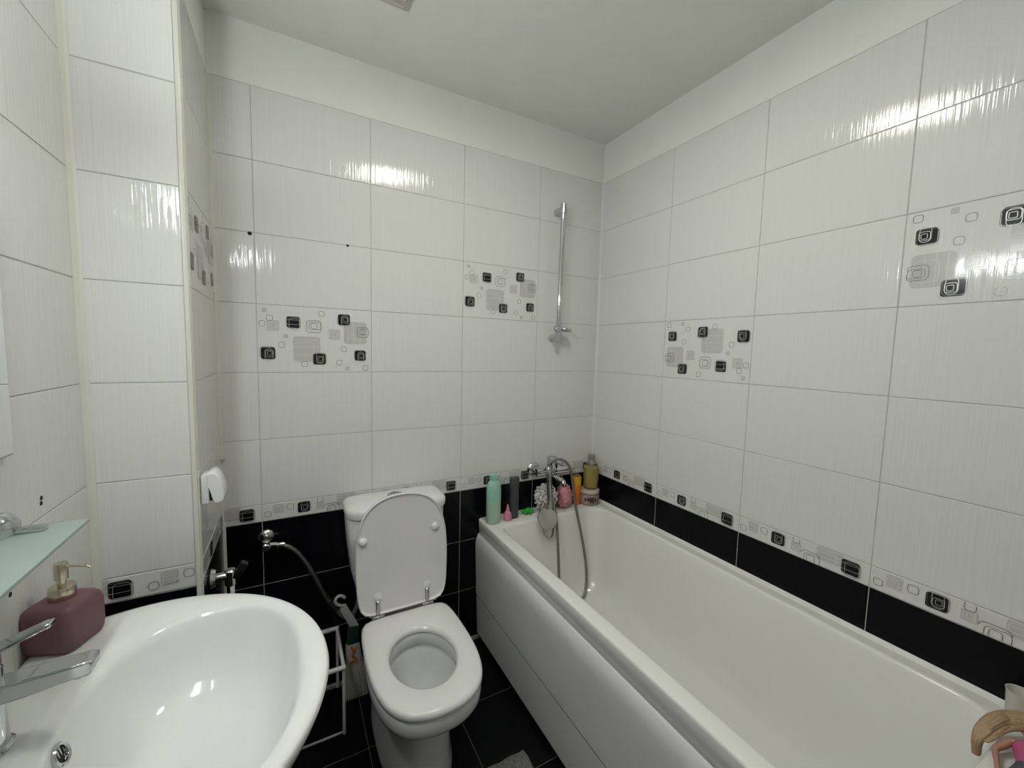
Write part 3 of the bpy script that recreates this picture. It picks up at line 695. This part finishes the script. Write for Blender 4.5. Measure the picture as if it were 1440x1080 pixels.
lathe([(.028, 0), (.0385, .002), (.041, .010), (.041, .105), (.037, .124), (.024, .140), (.0155, .147), (.015, .160)], (OX, OY, ZO), 36, cap1=True).build('bottle_body', GLS, t)
lathe([(.026, .004), (.036, .006), (.038, .012), (.038, .102), (.0365, .112)], (OX, OY, ZO), 36).build('golden_oil', mat('golden_oil', (.62, .53, .20), .12, trans=.45, ior=1.15), t)
lathe([(.0175, .156), (.019, .158), (.019, .182), (.0175, .184), (.003, .1845)], (OX, OY, ZO), 24).build('cap', mat('taupe_cap', (.26, .22, .16), .4), t)
for a, w_, z0, z1 in ((305, 14, .008, .032), (297, 5, .030, .042)):
    a0, a1 = math.radians(a-w_), math.radians(a+w_); n_ = 6
    P = [(OX+.0413*math.cos(a0+(a1-a0)*i/n_), OY+.0413*math.sin(a0+(a1-a0)*i/n_)) for i in range(n_+1)]
    G().add([(x, y, ZO+z0) for x, y in P]+[(x, y, ZO+z1) for x, y in P], [(i, i+1, n_+2+i, n_+1+i) for i in range(n_)]).build('label_mark', BLKP, t)

# ================================================================== PLUMBING ON THE WALLS
t = thing('angle_valve', (-1.580, 0, .70), 'small chrome angle valve on the black tiles beside the toilet', 'valve')
aim(lathe([(.008, 0), (.026, 0), (.0265, .004), (.020, .012), (.012, .014), (.012, .045)], n=26), (-1.580, -.0005, .705), (0, -1, 0)).build('flange', CHRD, t)
rod((-1.580, -.040, .705), (-1.580, -.040, .668), .0135, 18, bev=.002).build('body', CHRD, t)
aim(lathe([(.012, 0), (.016, .003), (.016, .018), (.012, .022)], n=8), (-1.580, -.050, .690), (0, -1, -.1)).build('knob', CHRD, t)
rod((-1.572, -.040, .686), (-1.545, -.044, .683), .010, 6).build('outlet_nut', CHRD, t)
t = thing('supply_hose', (-1.40, -.07, .36), 'braided steel supply hose curving from angle valve to toilet', 'hose')
tube([(-1.546, -.044, .683), (-1.53, -.044, .681), (-1.49, -.040, .655), (-1.45, -.034, .59), (-1.415, -.028, .51), (-1.385, -.024, .43), (-1.352, -.022, .372)], .0094, 12, 3).build('braid', STEEL, t)
rod((-1.536, -.045, .682), (-1.522, -.044, .680), .0105, 12).build('ferrule', CHRD, t)
rod((-1.368, -.023, .400), (-1.338, -.022, .350), .0125, 6).build('end_nut', mat('dark_fitting', (.05, .05, .05), .35, metal=.6), t)
tube([(-1.342, -.022, .356), (-1.315, -.022, .312), (-1.285, -.022, .298), (-1.262, -.024, .335), (-1.250, -.030, .40)], .009, 12, 3).build('tail_pipe', mat('grey_pipe', (.16, .16, .155), .4), t)
t = thing('pillar_tap', (X_P, -.29, .72), 'chrome stop tap with black handle on the side of the pillar', 'tap')
aim(lathe([(.008, 0), (.028, 0), (.029, .004), (.026, .010), (.024, .016), (.013, .018), (.013, .060)], n=28), (X_P+.0005, -.29, .722), (1, 0, 0)).build('flange', CHR, t)
rod((X_P+.052, -.29, .74), (X_P+.052, -.29, .69), .0155, 18, bev=.003).build('body', CHR, t)
rod((X_P+.052, -.29, .692), (X_P+.052, -.29, .665), .012, 6).build('outlet', CHR, t)
box(-.011, .011, -.012, .012, -.026, .026, .004).xf(Matrix.Translation((X_P+.078, -.292, .733)) @ Euler((0, .55, 0)).to_matrix().to_4x4()).build('handle', BLKP, t)
# ------------------ air freshener on the pillar side
t = thing('air_freshener', (X_P, -.345, .98), 'white plug shaped air freshener holder stuck to the pillar side', 'air freshener')
box(X_P+.0005, X_P+.020, -.378, -.313, .985, 1.066, .004).build('back_plate', WHP, t)
pf = [(.018, 1.070), (.030, 1.074), (.039, 1.070), (.050, 1.050), (.058, 1.024), (.060, 1.004), (.058, .990), (.048, .984), (.036, .985), (.031, .996), (.024, 1.024), (.0185, 1.040)]
rings = []
for yy, s in ((-.382, .93), (-.378, 1), (-.313, 1), (-.309, .93)):
    rings.append([(X_P+.036+(x-.036)*s*.92-.003, yy, 1.028+(z-1.028)*s) for x, z in pf])
loft(rings).build('cover', WHP, t, smooth=50)
box(X_P+.016, X_P+.030, -.37, -.321, .990, 1.015, .003).build('refill', BLKP, t)
tag(box(X_P+.004, X_P+.016, -.012, -.0065, 1.012, 1.022, .002).build('adhesive_blob', mat('yellow_glue', (.55, .52, .38), .5)), 'small yellowish glue lump in the corner behind the air freshener', 'glue')

# ================================================================== RACK, BROOM, MAT
WRK = mat('white_coated_wire', (.62, .61, .61), .35)
rk = thing('wire_rack', (-1.48, -.13, 0), 'low white tube frame rack on the floor beside the toilet', 'rack')
rx0, rx1, ry0, ry1, rz = -1.63, -1.338, -.247, -.012, .262
for x in (rx0, rx1):
    rod((x, ry0, rz), (x, ry1, rz), .0068, 10).build('side_rail', WRK, rk)
    for y in (ry0, ry1): rod((x, y, .001), (x, y, rz), .0058, 10).build('leg', WRK, rk)
for y in (ry0, ry1):
    rod((rx0-.006, y, rz), (rx1+.006, y, rz), .0085, 10).build('cross_bar', WRK, rk)
    if y == ry0: rod((rx0, y, .008), (rx1, y, .008), .0045, 10).build('foot_bar', mat('grey_wire', (.30, .30, .29), .4), rk)
br_ = thing('hand_broom', (-1.28, -.085, 0), 'hand broom with hooked white handle and green collar beside the toilet', 'broom')
YBR = -.085
def bs(x, z): return (-1.4885+(x+1.4885)*1.0471, 1.4366+(z-1.4366)*1.0471)
HW = mat('off_white_plastic', (.50, .50, .49), .4)
def slab(stations, m, nm, dep):
    """stations: (x, z, half width); flat plate facing the camera side"""
    rings = []; stations = [(*bs(x, z), w_) for x, z, w_ in stations]
    for k, (x, z, w_) in enumerate(stations):
        a, b = stations[max(k-1, 0)], stations[min(k+1, len(stations)-1)]
        d_ = Vector((b[0]-a[0], 0, b[1]-a[1])).normalized(); sd2 = Vector((-d_.z, 0, d_.x))
        rings.append([Vector((x, YBR, z))+sd2*(w_*p)+Vector((0, dep*q, 0)) for p, q in ((-1, -.6), (-.7, -1), (.7, -1), (1, -.6), (1, .6), (.7, 1), (-.7, 1), (-1, .6))])
    return loft(rings).build(nm, m, br_, smooth=40)
slab([(-1.330, .442, .011), (-1.328, .438, .0135), (-1.301, .380, .0155), (-1.286, .346, .0150)], HW, 'handle', .007)
tube([(bs(x, z)[0], YBR, bs(x, z)[1]) for x, z in ((-1.319, .445), (-1.337, .448), (-1.354, .460), (-1.357, .478), (-1.344, .490), (-1.328, .485), (-1.323, .475))], .0062, 10, 3).build('hook', HW, br_)
slab([(-1.290, .356, .014), (-1.291, .350, .020), (-1.296, .290, .023), (-1.297, .284, .020)], mat('dark_green_plastic', (.010, .045, .028), .35), 'collar', .015)
slab([(-1.296, .288, .021), (-1.296, .278, .026), (-1.293, .225, .030), (-1.292, .214, .030)], mat('cream_binding', (.50, .47, .42), .6), 'binding', .019)
ORG = mat('orange_thread', (.50, .12, .02), .6)
for a_, b__ in (((-1.305, .282), (-1.290, .264)), ((-1.290, .264), (-1.300, .244)), ((-1.300, .244), (-1.284, .228)), ((-1.284, .228), (-1.308, .222)), ((-1.283, .276), (-1.300, .262))):
    a_, b__ = bs(*a_), bs(*b__); rod((a_[0], YBR-.021, a_[1]), (b__[0], YBR-.021, b__[1]), .0034, 8).build('stitching', ORG, br_)
g = G()
for k in range(11):
    for j in range(3):
        q = (k-5)/5
        ex, ez = bs(-1.292, .217); e = Vector((ex+q*.028, YBR+(j-1)*.011, ez)); f_ = Vector((ex+.008+q*.040, YBR+(j-1)*.020, .003))
        g.join(tube([e, e*.5+f_*.5, f_], .0034, 6, 1))
tag(g.build('bristles', mat('cream_bristle', (.46, .44, .37), .7), br_, smooth=60), kind='stuff')
# bath mat
KN = mat('grey_chenille', (.20, .20, .185), .95, bump=((220, 90, 60), 1, .004), var=((180, 70, 60), .5))
g = G(); nx, ny = 40, 60
mx0, mx1, my0, my1 = -1.31, -.778, -1.35, -.607
vs_ = []; fs_ = []
for i in range(nx+1):
    for j in range(ny+1):
        x = mx0+(mx1-mx0)*i/nx; y = my0+(my1-my0)*j/ny
        ed = min(i, nx-i, j, ny-j); z = .0035 if ed == 0 else .009+.0022*math.sin(i*2.2+math.sin(j*1.7))*math.cos(j*2.4)
        vs_.append((x+.002*math.sin(j*.9), y+.002*math.sin(i*1.1), z))
for i in range(nx):
    for j in range(ny):
        a = i*(ny+1)+j; fs_.append((a, a+ny+1, a+ny+2, a+1))
g.add(vs_, fs_); k = len(g.v); g.add([(x, y, .0005) for x, y in ((mx0, my0), (mx1, my0), (mx1, my1), (mx0, my1))], [(0, 3, 2, 1)])
tag(g.build('bath_mat', KN, smooth=70), 'grey knitted bath mat on the black floor beside the bathtub', 'mat')

# ================================================================== DOLL AND CUP ON THE END LEDGE
dl = thing('doll', (-.22, -1.60, ZL), 'blonde doll in a pink top lying on the bathtub end ledge', 'doll')
SK = mat('doll_skin', (.40, .21, .145), .4)
zb = ZL+.022
J = {'pelvis': (-.262, -1.612, zb), 'waist': (-.225, -1.605, zb+.002), 'chest': (-.185, -1.598, zb+.003), 'neck': (-.150, -1.594, zb+.004), 'jaw': (-.132, -1.592, zb+.010), 'head': (-.108, -1.590, zb+.014),
     'shR': (-.172, -1.574, zb+.004), 'elR': (-.216, -1.560, zb-.004), 'wrR': (-.262, -1.572, zb-.004), 'haR': (-.278, -1.577, zb-.006),
     'shL': (-.170, -1.622, zb+.002), 'elL': (-.205, -1.640, zb-.006), 'wrL': (-.245, -1.648, zb-.010), 'haL': (-.262, -1.650, zb-.012),
     'hiR': (-.285, -1.602, zb-.001), 'knR': (-.345, -1.606, zb), 'anR': (-.408, -1.610, zb-.010), 'toR': (-.425, -1.608, zb-.004),
     'hiL': (-.285, -1.624, zb-.001), 'knL': (-.345, -1.630, zb-.002), 'anL': (-.408, -1.634, zb-.010), 'toL': (-.425, -1.634, zb-.004)}
RD = {'pelvis': .016, 'waist': .011, 'chest': .0155, 'neck': .0065, 'jaw': .012, 'head': .0175, 'sh': .0085, 'el': .006, 'wr': .0045, 'ha': .0055, 'hi': .0125, 'kn': .008, 'an': .0048, 'to': .005}
ED = [('pelvis', 'waist'), ('waist', 'chest'), ('chest', 'neck'), ('neck', 'jaw'), ('jaw', 'head')]
for s in 'RL': ED += [('chest', 'sh'+s), ('sh'+s, 'el'+s), ('el'+s, 'wr'+s), ('wr'+s, 'ha'+s), ('pelvis', 'hi'+s), ('hi'+s, 'kn'+s), ('kn'+s, 'an'+s), ('an'+s, 'to'+s)]
bm = bmesh.new(); ly = bm.verts.layers.skin.verify(); bv = {}
base = wloc(dl)
for k_, p in J.items():
    v = bm.verts.new(Vector(p)-base); bv[k_] = v; r_ = RD.get(k_, RD.get(k_[:2], .006)); v[ly].radius = (r_, r_); v[ly].use_root = (k_ == 'pelvis')
for a, b in ED: bm.edges.new((bv[a], bv[b]))
me = bpy.data.meshes.new('body'); bm.to_mesh(me); bm.free(); me.materials.append(SK)
bo = bpy.data.objects.new('body', me); C.objects.link(bo); bo.parent = dl
bo.modifiers.new('skin', 'SKIN').use_smooth_shade = True
ss = bo.modifiers.new('sub', 'SUBSURF'); ss.levels = 2; ss.render_levels = 2
def girdle(stations, m, nm):
    rings = []
    for (x, y, z, w_, h_) in stations: rings.append([(x, y+w_*math.cos(2*PI*k/20), z+h_*math.sin(2*PI*k/20)) for k in range(20)])
    return loft(rings).build(nm, m, dl, smooth=60)
girdle([(-.238, -1.607, zb+.001, .0165, .0150), (-.215, -1.603, zb+.002, .0165, .0150), (-.192, -1.599, zb+.004, .0215, .0185), (-.176, -1.597, zb+.004, .0215, .0175), (-.166, -1.596, zb+.004, .017, .014)], mat('pink_cloth', (.42, .085, .20), .7), 'pink_top')
girdle([(-.312, -1.617, zb, .033, .0205), (-.285, -1.613, zb, .029, .0205), (-.258, -1.610, zb, .0225, .0195), (-.236, -1.607, zb+.001, .0175, .0160)], mat('patterned_cloth', (.10, .10, .13), .6, var=((300, 300, 300), .9)), 'skirt')
HR = mat('blonde_hair', (.40, .27, .155), .45, bump=((30, 30, 900), .5, .001), var=((60, 60, 900), .35))
sphere((-.104, -1.590, zb+.014), .0235, 1, 1.0, .92, 20, 14).build('hair_cap', HR, dl)
g = G(); rnd = random.Random(5)
for k in range(44):
    a = k*2.39996; q = math.sqrt((k+.5)/44); u_, v_ = q*math.cos(a), q*math.sin(a)
    e = 1-.35*rnd.random()
    g.join(tube([(-.104+.010*u_, -1.584+.010*v_, .664+.010*u_), (-.122+.008*u_, -1.568+.012*v_, .668+.007*u_), (-.150+.006*v_, -1.550+.010*u_, .664+.008*v_), (-.178+.008*v_, -1.541+.009*u_, .655+.010*v_), (-.201+.010*v_, -1.535+.008*u_, .640+.008*v_), (-.207+.009*v_, -1.533+.006*u_, .620), (-.203+.006*v_, -1.534+.005*u_, .620-.030*e)], .0050, 6, 2, rad=lambda t_: .0052*(1-.5*t_)))
for k in range(26):
    a = k*2.39996; q = math.sqrt((k+.5)/26); u_, v_ = q*math.cos(a), q*math.sin(a)
    g.join(tube([(-.110+.008*u_, -1.586+.008*v_, .660+.008*u_), (-.134+.006*u_, -1.570+.008*v_, .660+.006*u_), (-.160+.006*v_, -1.556+.008*u_, .654+.006*v_), (-.186+.006*v_, -1.549+.007*u_, .644+.006*v_), (-.203+.006*v_, -1.544+.005*u_, .634+.004*v_)], .0046, 6, 2, rad=lambda t_: .0048*(1-.6*t_)))
tag(g.build('long_hair', HR, dl, smooth=70), kind='stuff')
FD = mat('doll_dark', (.05, .03, .03), .4)
for s in (-1, 1): sphere((-.109, -1.590+s*.0065, zb+.0335), .0022, 1, 1.3, .6, 10, 6).build('eye', FD, dl)
sphere((-.124, -1.592, zb+.0285), .0022, .8, 1.8, .7, 10, 6).build('mouth', mat('doll_lip', (.4, .06, .08), .4), dl)
sphere((-.1165, -1.591, zb+.032), .0025, 1.3, .8, 1, 10, 6).build('nose', SK, dl)
ct = lathe([(.019, 0), (.021, .003), (.024, .066), (.0252, .068), (.0235, .068), (.0195, .006)], (-.034, -1.560, ZL), 28)
tag(ct.build('white_cup', mat('cream_plastic', (.66, .63, .56), .5), smooth=50), 'cream white plastic cup beside the doll on tub corner', 'cup')
